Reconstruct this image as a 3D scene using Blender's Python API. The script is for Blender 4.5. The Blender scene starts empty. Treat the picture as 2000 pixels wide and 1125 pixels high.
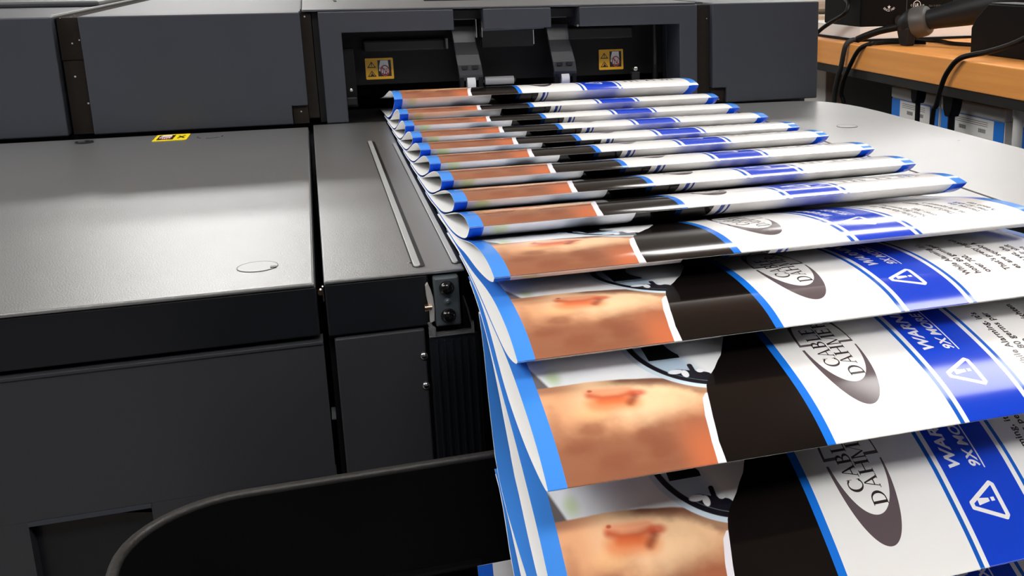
import bpy, bmesh, math, random
from mathutils import Vector, Matrix
random.seed(4)
PI = math.pi
scn = bpy.context.scene
COL = scn.collection

# ------------------------------------------------------------------ camera
F_PX, YAW, PITCH, ROLL, PX, PY = 2045.5, .3431, .2471, -.0061, 1347.8, 442.9
cam_d = bpy.data.cameras.new('camera'); cam = bpy.data.objects.new('camera', cam_d); COL.objects.link(cam)
scn.camera = cam
cam_d.sensor_width = 36; cam_d.sensor_fit = 'HORIZONTAL'; cam_d.lens = 36 * F_PX / 2000
cam_d.shift_x = (1000 - PX) / 2000; cam_d.shift_y = (PY - 562.5) / 2000
cam_d.clip_start = .02; cam_d.clip_end = 60
_f = Vector((math.sin(YAW) * math.cos(PITCH), math.cos(YAW) * math.cos(PITCH), -math.sin(PITCH)))
_r = Vector((math.cos(YAW), -math.sin(YAW), 0)); _u = _r.cross(_f)
_r2 = math.cos(ROLL) * _r + math.sin(ROLL) * _u; _u2 = -math.sin(ROLL) * _r + math.cos(ROLL) * _u
m = Matrix(((_r2.x, _u2.x, -_f.x, 0), (_r2.y, _u2.y, -_f.y, 0), (_r2.z, _u2.z, -_f.z, .15), (0, 0, 0, 1)))
cam.matrix_world = m

# ------------------------------------------------------------------ world, exposure
w = bpy.data.worlds.new('world'); scn.world = w; w.use_nodes = True
w.node_tree.nodes['Background'].inputs[0].default_value = (.72, .8, 1, 1)
w.node_tree.nodes['Background'].inputs[1].default_value = .12
scn.view_settings.view_transform = 'Standard'; scn.view_settings.look = 'None'
scn.view_settings.gamma = 1; scn.view_settings.use_curve_mapping = False
scn.view_settings.exposure = 0.74
LIGHT_E = 9.0          # emission of the ceiling panels
# ceiling panel lights: (x, y) centres, 1.2 x 0.6 m each, built in the room section
PANELS = [(1.85, 1.15), (3.9, 1.15), (1.75, 3.4), (3.9, 3.4), (-.6, 7.3), (3.9, 7.3), (-.6, 5.9), (3.9, 5.9), (.3, -1.2), (2.2, -1.2), (-1.7, -.5), (-1.7, 1.3), (-2.55, .4), (-2.55, 2.2)]  # panels behind the camera and at near left are added as fill
CEIL_Z = 1.85; FLOOR_Z = -.92

# ------------------------------------------------------------------ node helpers
def newmat(name):
    m = bpy.data.materials.new(name); m.use_nodes = True
    nt = m.node_tree; b = nt.nodes['Principled BSDF']
    return m, nt, b

def s2l(c):
    return tuple(((x / 255) / 12.92 if x / 255 <= .04045 else ((x / 255 + .055) / 1.055) ** 2.4) for x in c)

def plain(name, col, rough=.5, metal=0, spec=.5, noise=0, nscale=60, bump=0, bscale=400, emit=None, es=1, speck=0, trans=0, coat=0):
    m, nt, b = newmat(name)
    b.inputs['Base Color'].default_value = (*col, 1)
    b.inputs['Roughness'].default_value = rough; b.inputs['Metallic'].default_value = metal
    b.inputs['Specular IOR Level'].default_value = spec
    b.inputs['Transmission Weight'].default_value = trans
    b.inputs['Coat Weight'].default_value = coat
    tc = nt.nodes.new('ShaderNodeTexCoord')
    cur = None
    if noise:
        n = nt.nodes.new('ShaderNodeTexNoise'); n.inputs['Scale'].default_value = nscale; n.inputs['Detail'].default_value = 4
        nt.links.new(tc.outputs['Object'], n.inputs['Vector'])
        r = nt.nodes.new('ShaderNodeMapRange'); r.inputs[3].default_value = 1 - noise; r.inputs[4].default_value = 1 + noise
        nt.links.new(n.outputs[0], r.inputs[0])
        mx = nt.nodes.new('ShaderNodeVectorMath'); mx.operation = 'SCALE'; mx.inputs[0].default_value = col
        nt.links.new(r.outputs[0], mx.inputs['Scale']); cur = mx.outputs[0]
        nt.links.new(cur, b.inputs['Base Color'])
    if speck:
        v = nt.nodes.new('ShaderNodeTexVoronoi'); v.inputs['Scale'].default_value = 150
        nt.links.new(tc.outputs['Object'], v.inputs['Vector'])
        r2 = nt.nodes.new('ShaderNodeMath'); r2.operation = 'LESS_THAN'; r2.inputs[1].default_value = .13 * speck
        nt.links.new(v.outputs['Distance'], r2.inputs[0])
        sel = nt.nodes.new('ShaderNodeSeparateColor'); nt.links.new(v.outputs['Color'], sel.inputs[0])
        r3 = nt.nodes.new('ShaderNodeMath'); r3.operation = 'GREATER_THAN'; r3.inputs[1].default_value = .6
        nt.links.new(sel.outputs[0], r3.inputs[0])
        r4 = nt.nodes.new('ShaderNodeMath'); r4.operation = 'MULTIPLY'
        nt.links.new(r2.outputs[0], r4.inputs[0]); nt.links.new(r3.outputs[0], r4.inputs[1])
        mm = nt.nodes.new('ShaderNodeMix'); mm.data_type = 'RGBA'
        mm.inputs[6].default_value = (*col, 1); mm.inputs[7].default_value = (.5, .48, .44, 1)
        if cur is not None: nt.links.new(cur, mm.inputs[6])
        nt.links.new(r4.outputs[0], mm.inputs[0]); nt.links.new(mm.outputs[2], b.inputs['Base Color'])
    if bump:
        n = nt.nodes.new('ShaderNodeTexNoise'); n.inputs['Scale'].default_value = bscale; n.inputs['Detail'].default_value = 3
        nt.links.new(tc.outputs['Object'], n.inputs['Vector'])
        bp = nt.nodes.new('ShaderNodeBump'); bp.inputs['Strength'].default_value = bump; bp.inputs['Distance'].default_value = .0006
        nt.links.new(n.outputs[0], bp.inputs['Height']); nt.links.new(bp.outputs[0], b.inputs['Normal'])
    if emit:
        b.inputs['Emission Color'].default_value = (*emit, 1); b.inputs['Emission Strength'].default_value = es
    return m

M = {}
M['panel'] = plain('grey_painted_steel', (.037, .041, .053), .42, 0, .5, noise=.12, nscale=14, bump=.25, bscale=900)
M['panel2'] = plain('grey_painted_steel_door', (.032, .033, .038), .38, 0, .5, noise=.08, nscale=8, bump=.15, bscale=900)
M['deck'] = plain('silver_grey_deck_paint', (.42, .425, .43), .33, .85, .7, noise=.05, nscale=10, bump=.2, bscale=1300)
M['deckedge'] = plain('deck_edge_paint', (.06, .062, .07), .35)
M['fascia'] = plain('black_fascia_plastic', (.008, .009, .012), .3)
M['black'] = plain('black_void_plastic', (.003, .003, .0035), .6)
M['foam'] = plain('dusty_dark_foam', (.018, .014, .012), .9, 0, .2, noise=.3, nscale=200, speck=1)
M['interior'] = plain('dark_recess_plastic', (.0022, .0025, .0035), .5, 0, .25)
M['steelgrey'] = plain('grey_bracket_steel', (.11, .13, .14), .35, .4)
M['knob'] = plain('black_gloss_rubber', (.004, .004, .004), .12, 0, .6)
M['chrome'] = plain('bright_metal', (.75, .73, .7), .2, 1)
M['clip'] = plain('dull_clip_metal', (.6, .57, .55), .3, .4)
M['gold'] = plain('brassy_metal', (.8, .55, .35), .25, 1)
M['roller'] = plain('white_plastic_roller', (.75, .75, .78), .4)
M['greyroll'] = plain('grey_rubber_roller', (.3, .3, .32), .35)
M['clear'] = plain('clear_plastic', (.5, .5, .52), .12, 0, .5, trans=.75)
M['bin'] = plain('black_bin_plastic', (.0018, .0018, .002), .7, 0, .1, bump=.3, bscale=500)
M['binrim'] = plain('black_bin_rim_plastic', (.03, .028, .026), .42, 0, .4, bump=.4, bscale=700)
M['groove'] = plain('grey_groove', (.5, .51, .51), .35, .3)
M['label_y'] = plain('yellow_label', s2l((238, 180, 32)), .35)
M['label_y2'] = plain('bright_yellow_label', s2l((246, 222, 20)), .35)
M['ink'] = plain('black_ink', (.006, .006, .006), .4)
M['label_w'] = plain('white_label', (.8, .8, .8), .4)
M['label_r'] = plain('red_ink', (.55, .05, .06), .4)
M['white'] = plain('white_board', (.78, .76, .74), .45, noise=.03, nscale=12)
M['boxwhite'] = plain('white_carton', (.85, .83, .8), .6, noise=.05, nscale=8)
M['boxblue'] = plain('blue_carton_print', (.012, .2, .75), .45)
M['greyink'] = plain('grey_ink', (.12, .12, .12), .6)
M['cardboard'] = plain('brown_cardboard', (.22, .1, .045), .8, noise=.1, nscale=20)
M['ink_txt'] = plain('brown_black_ink', (.028, .016, .018), .25)
M['ink_white'] = plain('white_print', (.85, .85, .86), .2)
M['blackcase'] = plain('black_case', (.0022, .0022, .0025), .55, 0, .12)
M['tool'] = plain('dark_grey_tool_rubber', (.009, .0095, .011), .5, 0, .3)
M['toolgrey'] = plain('grey_tool_plastic', (.07, .066, .062), .45)
M['cable'] = plain('black_cable', (.003, .003, .003), .5, 0, .2)
M['cablegrey'] = plain('dark_grey_cable', (.022, .022, .022), .6, 0, .2)
M['pvc'] = plain('white_pipe', (.7, .69, .67), .35)
M['red'] = plain('red_plastic', (.7, .02, .015), .35)
M['rack'] = plain('dark_rack_steel', (.012, .0115, .011), .5, 0, .4)
M['wall'] = plain('wall_paint', (.8, .79, .77), .7, noise=.04, nscale=3)
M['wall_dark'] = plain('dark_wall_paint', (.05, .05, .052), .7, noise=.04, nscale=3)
M['ceil'] = plain('ceiling_tile', (.62, .61, .58), .8, noise=.05, nscale=30)
M['floor'] = plain('floor_tile', (.16, .15, .14), .5, noise=.1, nscale=5)
M['emit'] = plain('light_diffuser', (.9, .9, .9), .5, emit=(1, .985, .96), es=LIGHT_E)
M['beige'] = plain('beige_plastic', (.6, .55, .45), .5)

def wood(name, base, dark, scale=1.0):
    m, nt, b = newmat(name)
    tc = nt.nodes.new('ShaderNodeTexCoord'); mp = nt.nodes.new('ShaderNodeMapping')
    mp.inputs['Scale'].default_value = (60 * scale, 3 * scale, 60 * scale)
    nt.links.new(tc.outputs['Object'], mp.inputs[0])
    n = nt.nodes.new('ShaderNodeTexNoise'); n.inputs['Scale'].default_value = 1.5; n.inputs['Detail'].default_value = 6
    nt.links.new(mp.outputs[0], n.inputs['Vector'])
    cr = nt.nodes.new('ShaderNodeValToRGB'); cr.color_ramp.elements[0].position = .3; cr.color_ramp.elements[1].position = .75
    cr.color_ramp.elements[0].color = (*dark, 1); cr.color_ramp.elements[1].color = (*base, 1)
    nt.links.new(n.outputs[0], cr.inputs[0]); nt.links.new(cr.outputs[0], b.inputs['Base Color'])
    b.inputs['Roughness'].default_value = .35
    return m
M['wood'] = wood('honey_wood_laminate', (.92, .40, .10), (.80, .32, .075))

class X_:
    """tiny expression -> math node builder"""
    nt = None
    def __init__(s, v): s.v = v
    @staticmethod
    def op(o, *a):
        n = X_.nt.nodes.new('ShaderNodeMath'); n.operation = o
        for i, x in enumerate(a):
            x = x.v if isinstance(x, X_) else x
            if isinstance(x, (int, float)): n.inputs[i].default_value = x
            else: X_.nt.links.new(x, n.inputs[i])
        return X_(n.outputs[0])
    def __add__(s, o): return X_.op('ADD', s, o)
    __radd__ = __add__
    def __sub__(s, o): return X_.op('SUBTRACT', s, o)
    def __rsub__(s, o): return X_.op('SUBTRACT', o, s)
    def __mul__(s, o): return X_.op('MULTIPLY', s, o)
    __rmul__ = __mul__
    def __truediv__(s, o): return X_.op('DIVIDE', s, o)
    def __lt__(s, o): return X_.op('LESS_THAN', s, o)
    def __gt__(s, o): return X_.op('GREATER_THAN', s, o)
    def max(s, o): return X_.op('MAXIMUM', s, o)
    def min(s, o): return X_.op('MINIMUM', s, o)
    def sqrt(s): return X_.op('SQRT', s)
    def inv(s): return 1 - s

def smooth(x, a, b):      # 0 at a, 1 at b
    n = X_.nt.nodes.new('ShaderNodeMapRange'); n.interpolation_type = 'SMOOTHSTEP'
    n.inputs[1].default_value = min(a, b); n.inputs[2].default_value = max(a, b)
    n.inputs[3].default_value = 0 if a < b else 1; n.inputs[4].default_value = 1 if a < b else 0
    X_.nt.links.new(x.v, n.inputs[0]); return X_(n.outputs[0])
def mixc(fac, a, b):
    n = X_.nt.nodes.new('ShaderNodeMix'); n.data_type = 'RGBA'
    X_.nt.links.new(fac.v, n.inputs[0])
    for i, c in ((6, a), (7, b)):
        if isinstance(c, tuple): n.inputs[i].default_value = (*c, 1)
        else: X_.nt.links.new(c, n.inputs[i])
    return n.outputs[2]
def curve(x, pts, sc=100.):
    n = X_.nt.nodes.new('ShaderNodeFloatCurve'); c = n.mapping.curves[0]
    n.mapping.use_clip = False
    while len(c.points) < len(pts): c.points.new(.5, .5)
    for p, (a, b) in zip(c.points, sorted(pts)):
        p.location = (a / sc, b / sc); p.handle_type = 'VECTOR'
    n.mapping.update()
    X_.nt.links.new((x / sc).v, n.inputs['Value']); return X_(n.outputs[0]) * sc

BLUE_B = s2l((66, 138, 226)); BLUE_L = s2l((26, 116, 222)); BLUE_D = s2l((18, 64, 200)); BLUE_M = s2l((20, 90, 190))
PAPER = (.83, .82, .81)

def paper_mat(name, kind):
    m, nt, b = newmat(name); X_.nt = nt
    uvn = nt.nodes.new('ShaderNodeUVMap'); uvn.uv_map = 'UVMap'
    sp = nt.nodes.new('ShaderNodeSeparateXYZ'); nt.links.new(uvn.outputs[0], sp.inputs[0])
    u = X_(sp.outputs[0]) * 100.; v = X_(sp.outputs[1]) * 100.
    def band(a, c): return (u > a) * (u < c)
    def noise(scale, det=3, off=0):
        n = nt.nodes.new('ShaderNodeTexNoise'); n.inputs['Scale'].default_value = scale; n.inputs['Detail'].default_value = det
        mp = nt.nodes.new('ShaderNodeMapping'); mp.inputs['Location'].default_value = (off, off * 2, 0)
        nt.links.new(uvn.outputs[0], mp.inputs[0]); nt.links.new(mp.outputs[0], n.inputs['Vector']); return X_(n.outputs[0])
    def dist(cu, cv, a=1., c=1.):
        x = (u - cu) / a; y = (v - cv) / c; return (x * x + y * y).sqrt()
    def caps(u0, v0, u1, v1):       # distance to a segment
        du, dv = u1 - u0, v1 - v0; L = du * du + dv * dv
        t = (((u - u0) * du + (v - v0) * dv) / L).max(0.).min(1.)
        x = u - u0 - t * du; y = v - v0 - t * dv; return (x * x + y * y).sqrt()
    if kind == 'front':
        n1 = noise(3.2, 4); n2 = noise(7, 3, 3)
        # skin
        hi = s2l((252, 212, 168)); mid = s2l((222, 164, 122)); dk = s2l((150, 98, 72)); orng = s2l((206, 110, 70))
        t = v + (n1 - .5) * 44.
        c = mixc(smooth(t, 14, 40), dk, mid)
        c = mixc(smooth(t, 27, 44) * smooth(u, 12, 30) * .85, c, hi)
        c = mixc(smooth(dist(47, 33, 20, 13) + (n2 - .5) * .8, 1.15, .1) * .8, c, hi)
        bl = s2l((136, 80, 58)); n3 = noise(11, 4, 7)
        for cu_, cv_, ru_, rv_, k_ in ((16, 15, 7, 5, .7), (27, 9, 9, 5, .7), (44, 8.5, 8, 5, .75), (22, 24.5, 6, 4, .5), (41, 17, 7, 5, .65), (46.5, 12, 6, 6, .5), (9.5, 30, 4, 12, .35), (33, 3, 22, 4, .45)):
            c = mixc(smooth(dist(cu_, cv_, ru_, rv_) + (n3 - .5) * 1.6, 1.25, .15) * k_, c, bl)
        c = mixc(smooth(dist(24, 33, 10, 5) + (n3 - .5), 1.2, .2) * .4, c, s2l((242, 190, 132)))
        c = mixc(smooth(u, 47, 60) * smooth(v, 32, 4) * .75, c, orng)
        c = mixc(smooth(v, 46, 50) * smooth(u, 9, 30).inv() * .6, c, s2l((150, 96, 74)))
        # ear
        c = mixc(smooth(caps(27, 38, 40, 36.5), 7.0, 1.0) * .65, c, s2l((226, 122, 62)))
        c = mixc(smooth(caps(26, 44.9, 41, 43.9), 3.9, .6) * .85, c, s2l((236, 156, 116)))
        fold = caps(25.5, 43.4, 30, 41.3).min(caps(30, 41.3, 36, 40.8)).min(caps(36, 40.8, 41.5, 41.6))
        c = mixc(smooth(fold, 3.2, 0.) * .8, c, s2l((190, 80, 42)))
        c = mixc(smooth(caps(29, 39.4, 38.5, 38.2), 3.6, .4) * .6, c, s2l((212, 92, 46)))
        c = mixc(smooth(dist(43.8, 41.4, 4.8, 3.0), 1.15, .3) * .85, c, s2l((204, 88, 60)))
        c = mixc(smooth(dist(43.6, 38.6, 2.6, 1.8), 1.2, .3) * .6, c, s2l((244, 182, 140)))
        c = mixc(smooth(caps(39.6, 35.8, 42.4, 39.4), 3.2, 0.) * .75, c, s2l((132, 58, 38)))
        c = mixc(smooth(dist(26.2, 46.3, 1.4, 1.1), 1.1, .3) * .8, c, s2l((180, 60, 34)))
        # hairline above the ear
        ue = (u - 30.).max(0.); edge = 52.2 - ue * ue * .0052 - (v * 0.)
        hair = smooth((edge - v) + (n2 - .5) * 3., 5.5, 1.0) * smooth(u, 24, 44) * smooth(u, 58, 62).inv().max(.75)
        c = mixc(hair * .75, c, s2l((96, 58, 44)))
        c = mixc(smooth(caps(40, 51, 56, 47.5).min(caps(56, 47.5, 72, 37.5)) + (n3 - .5) * 6., 5.5, 1.0) * .7, c, s2l((120, 74, 58)))
        # background above the head
        bg = mixc(smooth(n1, .4, .65) * .35, s2l((240, 244, 248)), s2l((206, 208, 226)))
        bg = mixc(smooth(dist(14.5, 58, 4, 7), 1.2, .1) * .6, bg, s2l((176, 206, 120)))
        bg = mixc(smooth((u - 6.9) + (v - 50.) * .32, 6.2, 4.6) * (v > 49.), bg, s2l((112, 104, 104)))
        wob = (n2 - .5) * 1.6
        c = mixc(smooth((v - edge) + wob, -.6, .5), c, bg)
        # curved cap emblem: black ring and pale blue stripe
        R = dist(85, 75)
        c = mixc(smooth(R, 39., 38.4) * (v > 38.), c, s2l((206, 222, 236)))
        c = mixc(smooth(R, 36.6, 36.1) * (v > 38.), c, s2l((24, 22, 30)))
        inn = smooth(R, 34.0, 33.4)
        pale = mixc(smooth(u + v * .3, 84, 92), s2l((178, 198, 216)), s2l((240, 242, 244)))
        c = mixc(inn * (v > 38.), c, pale)
        c = mixc(inn * smooth(caps(64, 50.2, 74, 46.2), 3.4, 2.9), c, s2l((26, 24, 34)))
        c = mixc(inn * smooth(caps(70.3, 49, 70.3, 55), 1.3, .9), c, s2l((26, 24, 34)))
        c = mixc(smooth(dist(66.6, 49.6, 1.5, 2.6), 1.1, .85), c, s2l((244, 246, 250)))
        c = mixc(smooth(dist(73.3, 50.4, 1.6, 1.3), 1.1, .85), c, s2l((244, 246, 250)))
        c = mixc(smooth(dist(63.2, 51.6, 3.2, 1.6), 1.1, .85), c, s2l((235, 240, 248)))
        blk = ((u > 55.) * (v > 61.5) * (u < 68.3) * (R > 20.))
        c = mixc(blk * inn, c, s2l((10, 9, 12)))
        # shirt + collar
        su = curve(v, [(0, 66.2), (9.3, 66.3), (21.5, 68.2), (33.5, 70.6), (36.5, 71.2), (40.2, 72.3), (44.5, 74.6), (50.8, 79.7), (55.6, 82.8), (59.6, 85.8), (75, 93), (100, 98)])
        cl = curve(v, [(0, 62.9), (9.8, 63.6), (22.9, 65.5), (32.7, 68.0), (35.6, 70.2), (36.2, 90), (100, 99)])
        c = mixc(u > su, c, s2l((19, 15, 14)))
        c = mixc((u > cl) * (u < su), c, s2l((236, 232, 240)))
        c = mixc(band(107.3, 110.9), c, BLUE_L)
        c = mixc(u > 110.9, c, PAPER)
        # oval emblem
        E1 = dist(133.8, 55, 12.8, 39.); E2 = dist(134.0, 57.4, 11.9, 27.6)
        gap = (v > 55.0) * (v < 57.4)
        lg = (E1 < 1.) * (E2 > 1.) * gap.inv()
        lg = lg.max((v > 57.4) * (v < 59.) * ((u < 127.4) * (u > 121.4)).max((u > 139.9) * (u < 146.2)))
        c = mixc(lg, c, s2l((92, 80, 84)))
        # double rule, blue band, double rule
        c = mixc(band(166.2, 168.2), c, BLUE_M); c = mixc(band(170.4, 200.6), c, BLUE_D); c = mixc(band(202.8, 204.6), c, BLUE_M)
        # rounded warning triangle outline
        tri = caps(175.7, 26.9, 187.9, 34.1).min(caps(187.9, 34.1, 188.9, 33.0)).min(caps(188.9, 33.0, 188.9, 19.0)).min(caps(188.9, 19.0, 187.9, 17.9)).min(caps(187.9, 17.9, 175.7, 24.6)).min(caps(175.7, 24.6, 175.7, 26.9))
        c = mixc(tri < .95, c, PAPER)
        c = mixc(u > 272.3, c, BLUE_B)
    else:
        n1 = noise(2.2, 3)
        c = mixc(smooth(n1, .35, .7), s2l((226, 224, 232)), s2l((246, 246, 248)))
        c = mixc(smooth(dist(15, 4, 5, 14), 1.2, .3) * .6, c, s2l((200, 214, 140)))  # green patch paints in the mirrored print of the next mailer
        c = mixc(smooth(dist(60, 20, 14, 16), 1.1, .4) * .5, c, s2l((120, 120, 134)))
        c = mixc(u > 82.9, c, s2l((22, 18, 17)))
        c = mixc(u > 125.2, c, PAPER)
        c = mixc(band(129.1, 131.5), c, s2l((28, 60, 150))); c = mixc(band(133.1, 134.3), c, s2l((28, 60, 150)))
        c = mixc(u > 269.5, c, s2l((28, 92, 215)))  # right border blue painted deeper, as shaded under the fold
    c = mixc(u < 6.9, c, BLUE_B if kind == 'front' else s2l((34, 104, 225)))  # back border blue is darkened to paint in shade below the crease
    nt.links.new(c, b.inputs['Base Color'])
    b.inputs['Roughness'].default_value = .11; b.inputs['Specular IOR Level'].default_value = .27
    pass
    return m
M['front'] = paper_mat('printed_front_panel', 'front')
M['back'] = paper_mat('printed_back_panel', 'back')
M['paperin'] = plain('white_paper_inside', (.92, .915, .91), .6, 0, .3)
M['paperedge'] = plain('white_paper_edge', (.85, .85, .86), .6, 0, .3)

# ------------------------------------------------------------------ object helpers
def tag(o, label=None, cat=None, group=None, kind=None):
    if label: o['label'] = label
    if cat: o['category'] = cat
    if group: o['group'] = group
    if kind: o['kind'] = kind
    return o
def empty(name, label, cat, loc=(0, 0, 0), group=None):
    o = bpy.data.objects.new(name, None); COL.objects.link(o); o.location = loc; o.empty_display_size = .02
    return tag(o, label, cat, group)
class MB:
    def __init__(s): s.v = []; s.f = []; s.mi = []; s.mats = []
    def mat(s, m):
        m = M[m] if isinstance(m, str) else m
        if m not in s.mats: s.mats.append(m)
        return s.mats.index(m)
    def add(s, vs, fs, m):
        o = len(s.v); k = s.mat(m); s.v += [tuple(p) for p in vs]
        for f in fs: s.f.append([o + i for i in f]); s.mi.append(k)
        return s
    def box(s, x0, x1, y0, y1, z0, z1, m):
        vs = [(x, y, z) for x in (x0, x1) for y in (y0, y1) for z in (z0, z1)]
        return s.add(vs, [(0, 1, 3, 2), (4, 6, 7, 5), (0, 4, 5, 1), (2, 3, 7, 6), (0, 2, 6, 4), (1, 5, 7, 3)], m)
    def prism(s, pts, h0, h1, m, axis='z'):   # polygon extruded along an axis
        n = len(pts)
        def P(a, b, h): return {'z': (a, b, h), 'y': (a, h, b), 'x': (h, a, b)}[axis]
        vs = [P(a, b, h0) for a, b in pts] + [P(a, b, h1) for a, b in pts]
        fs = [list(range(n))[::-1], list(range(n, 2 * n))] + [(i, (i + 1) % n, n + (i + 1) % n, n + i) for i in range(n)]
        return s.add(vs, fs, m)
    def cyl(s, a, b, r, m, n=20, r2=None):
        a = Vector(a); b = Vector(b); d = (b - a).normalized(); r2 = r if r2 is None else r2
        q = d.orthogonal().normalized(); p = d.cross(q)
        vs = [a + (q * math.cos(t) + p * math.sin(t)) * r for t in [2 * PI * i / n for i in range(n)]]
        vs += [b + (q * math.cos(t) + p * math.sin(t)) * r2 for t in [2 * PI * i / n for i in range(n)]]
        fs = [list(range(n))[::-1], list(range(n, 2 * n))] + [(i, (i + 1) % n, n + (i + 1) % n, n + i) for i in range(n)]
        return s.add(vs, fs, m)
    def rev(s, a, b, prof, m, n=24):     # prof: (t along axis in metres, radius)
        a = Vector(a); d = (Vector(b) - a).normalized(); q = d.orthogonal().normalized(); p = d.cross(q); vs = []
        for t, r in prof:
            for i in range(n):
                an = 2 * PI * i / n; vs.append(a + d * t + (q * math.cos(an) + p * math.sin(an)) * r)
        fs = []
        for k in range(len(prof) - 1):
            for i in range(n): fs.append((k * n + i, k * n + (i + 1) % n, (k + 1) * n + (i + 1) % n, (k + 1) * n + i))
        fs.append(list(range(n))[::-1]); fs.append(list(range((len(prof) - 1) * n, len(prof) * n)))
        return s.add(vs, fs, m)
    def tube(s, pts, r, m, n=12, closed=False):
        P = [Vector(p) for p in pts]; R = r if isinstance(r, (list, tuple)) else [r] * len(P)
        vs = []; prev = None; L = len(P)
        for i, p in enumerate(P):
            d = (P[(i + 1) % L if closed else min(i + 1, L - 1)] - P[(i - 1) % L if closed else max(i - 1, 0)]).normalized()
            q = (prev - d * prev.dot(d)).normalized() if prev is not None else d.orthogonal().normalized()
            prev = q; w_ = d.cross(q)
            for k in range(n):
                an = 2 * PI * k / n; vs.append(p + (q * math.cos(an) + w_ * math.sin(an)) * R[i])
        fs = []
        for i in range(L if closed else L - 1):
            j = (i + 1) % L
            for k in range(n): fs.append((i * n + k, i * n + (k + 1) % n, j * n + (k + 1) % n, j * n + k))
        if not closed: fs += [list(range(n))[::-1], list(range((L - 1) * n, L * n))]
        return s.add(vs, fs, m)
    def build(s, name, parent=None, smooth=False, bevel=0, label=None, seg=2):
        me = bpy.data.meshes.new(name); me.from_pydata(s.v, [], s.f); me.update()
        for m_ in s.mats: me.materials.append(m_)
        for p, k in zip(me.polygons, s.mi): p.material_index = k
        bm = bmesh.new(); bm.from_mesh(me); bmesh.ops.recalc_face_normals(bm, faces=bm.faces); bm.to_mesh(me); bm.free()
        o = bpy.data.objects.new(name, me); COL.objects.link(o)
        if parent:
            o.parent = parent; o.matrix_parent_inverse = parent.matrix_world.inverted() if False else Matrix.Translation(-root_loc(parent))
        if bevel:
            b = o.modifiers.new('bevel', 'BEVEL'); b.width = bevel; b.segments = seg; b.limit_method = 'ANGLE'; b.angle_limit = .6
        if smooth:
            for p in me.polygons: p.use_smooth = True
            me.set_sharp_from_angle(angle=math.radians(40))
        if label: o['label'] = label
        return o
def root_loc(o):
    v = Vector(o.location)
    while o.parent: v = v; o = o.parent; break
    return v if o.type == 'EMPTY' else Vector((0, 0, 0))
def catmull(pts, n=8):
    out = []; P = [Vector(p) for p in pts]
    for i in range(len(P) - 1):
        p0 = P[max(i - 1, 0)]; p1 = P[i]; p2 = P[i + 1]; p3 = P[min(i + 2, len(P) - 1)]
        for k in range(n):
            t = k / n
            out.append(.5 * ((2 * p1) + (p2 - p0) * t + (2 * p0 - 5 * p1 + 4 * p2 - p3) * t * t + (3 * p1 - p0 - 3 * p2 + p3) * t ** 3))
    return out + [P[-1]]

# ------------------------------------------------------------------ room
def struct(mb, name, **k): return tag(mb.build(name, **k), kind='structure')
struct(MB().box(-3.2, 5.6, -2.6, 8.2, FLOOR_Z - .1, FLOOR_Z, 'floor'), 'floor')
struct(MB().box(-3.2, 5.6, -2.6, 8.2, CEIL_Z, CEIL_Z + .1, 'ceil'), 'ceiling')
struct(MB().box(-3.2, 5.6, 8.2, 8.3, FLOOR_Z, CEIL_Z, 'wall'), 'wall_back')
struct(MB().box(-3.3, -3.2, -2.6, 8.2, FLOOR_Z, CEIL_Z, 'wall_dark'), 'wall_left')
struct(MB().box(5.6, 5.7, -2.6, 8.2, FLOOR_Z, CEIL_Z, 'wall'), 'wall_right')
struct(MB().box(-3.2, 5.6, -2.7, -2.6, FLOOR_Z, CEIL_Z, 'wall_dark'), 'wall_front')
for i, (x, y) in enumerate(PANELS):
    t = empty('ceiling_light', 'unseen white rectangular panel light set in the ceiling', 'ceiling light', (x, y, CEIL_Z), group='ceiling panel lights')
    MB().box(x - .62, x + .62, y - .32, y + .32, CEIL_Z - .012, CEIL_Z - .001, 'white').build('frame', t)
    MB().box(x - .6, x + .6, y - .3, y + .3, CEIL_Z - .016, CEIL_Z - .0122, 'emit').build('diffuser', t)

#==MAILERS==
# ------------------------------------------------------------------ folded mailers
XL = .0635; LEN = .279; WID = .2159
# crease (y, z) at the left and right ends; farthest row first
ROWS = [  # yL, zL, dy, dz
 (.9263, .0383, .006, -.0005), (.8762, .0322, .004, 0), (.8288, .0291, .001, 0), (.7700, .0290, -.001, 0), (.7150, .0290, -.004, 0),
 (.6580, .0295, .005, 0), (.5960, .0306, .002, 0), (.5420, .0297, .005, 0), (.4890, .0286, .004, 0), (.4198, .0234, -.001, 0),
 (.3730, .0034, 0, 0), (.3245, -.0261, .001, -.003), (.3060, -.0815, 0, 0)]
UPG = [(0, 0), (.010, .0018), (.022, .0014), (.042, -.0018), (.068, -.0078), (.096, -.0148), (.118, -.0205), (.15, -.025), (.22, -.027)]
LOG = [(0, .0300), (.003, .0275), (.008, .0240), (.018, .0195), (.030, .0160), (.045, .0125), (.060, .0098), (.088, .0062), (.126, .0040), (.155, .0030), (.22, .0025)]
UP = {0: [(0, 0), (.011, .0030), (.024, .0038), (.05, .0020), (.08, -.003), (.12, -.0105), (.17, -.018), (.229, -.026)],
      9: [(0, 0), (.0065, .0016), (.021, .0028), (.045, .0016), (.072, -.0022), (.108, -.010), (.15, -.0155), (.21, -.018)],
      10: [(0, 0), (.013, .0048), (.033, .0079), (.054, .0091), (.083, .0072), (.12, .0035), (.21, .001)],
      11: [(0, 0), (.005, .0030), (.014, .0075), (.025, .0115), (.038, .0150), (.055, .0188), (.072, .0222), (.10, .0238), (.14, .0265), (.22, .0295)],
      12: [(0, 0), (.015, .0115), (.027, .0188), (.040, .0281), (.053, .0335), (.066, .0378), (.076, .0445), (.1, .0515), (.127, .0612), (.15, .072), (.21, .0845)]}
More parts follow.
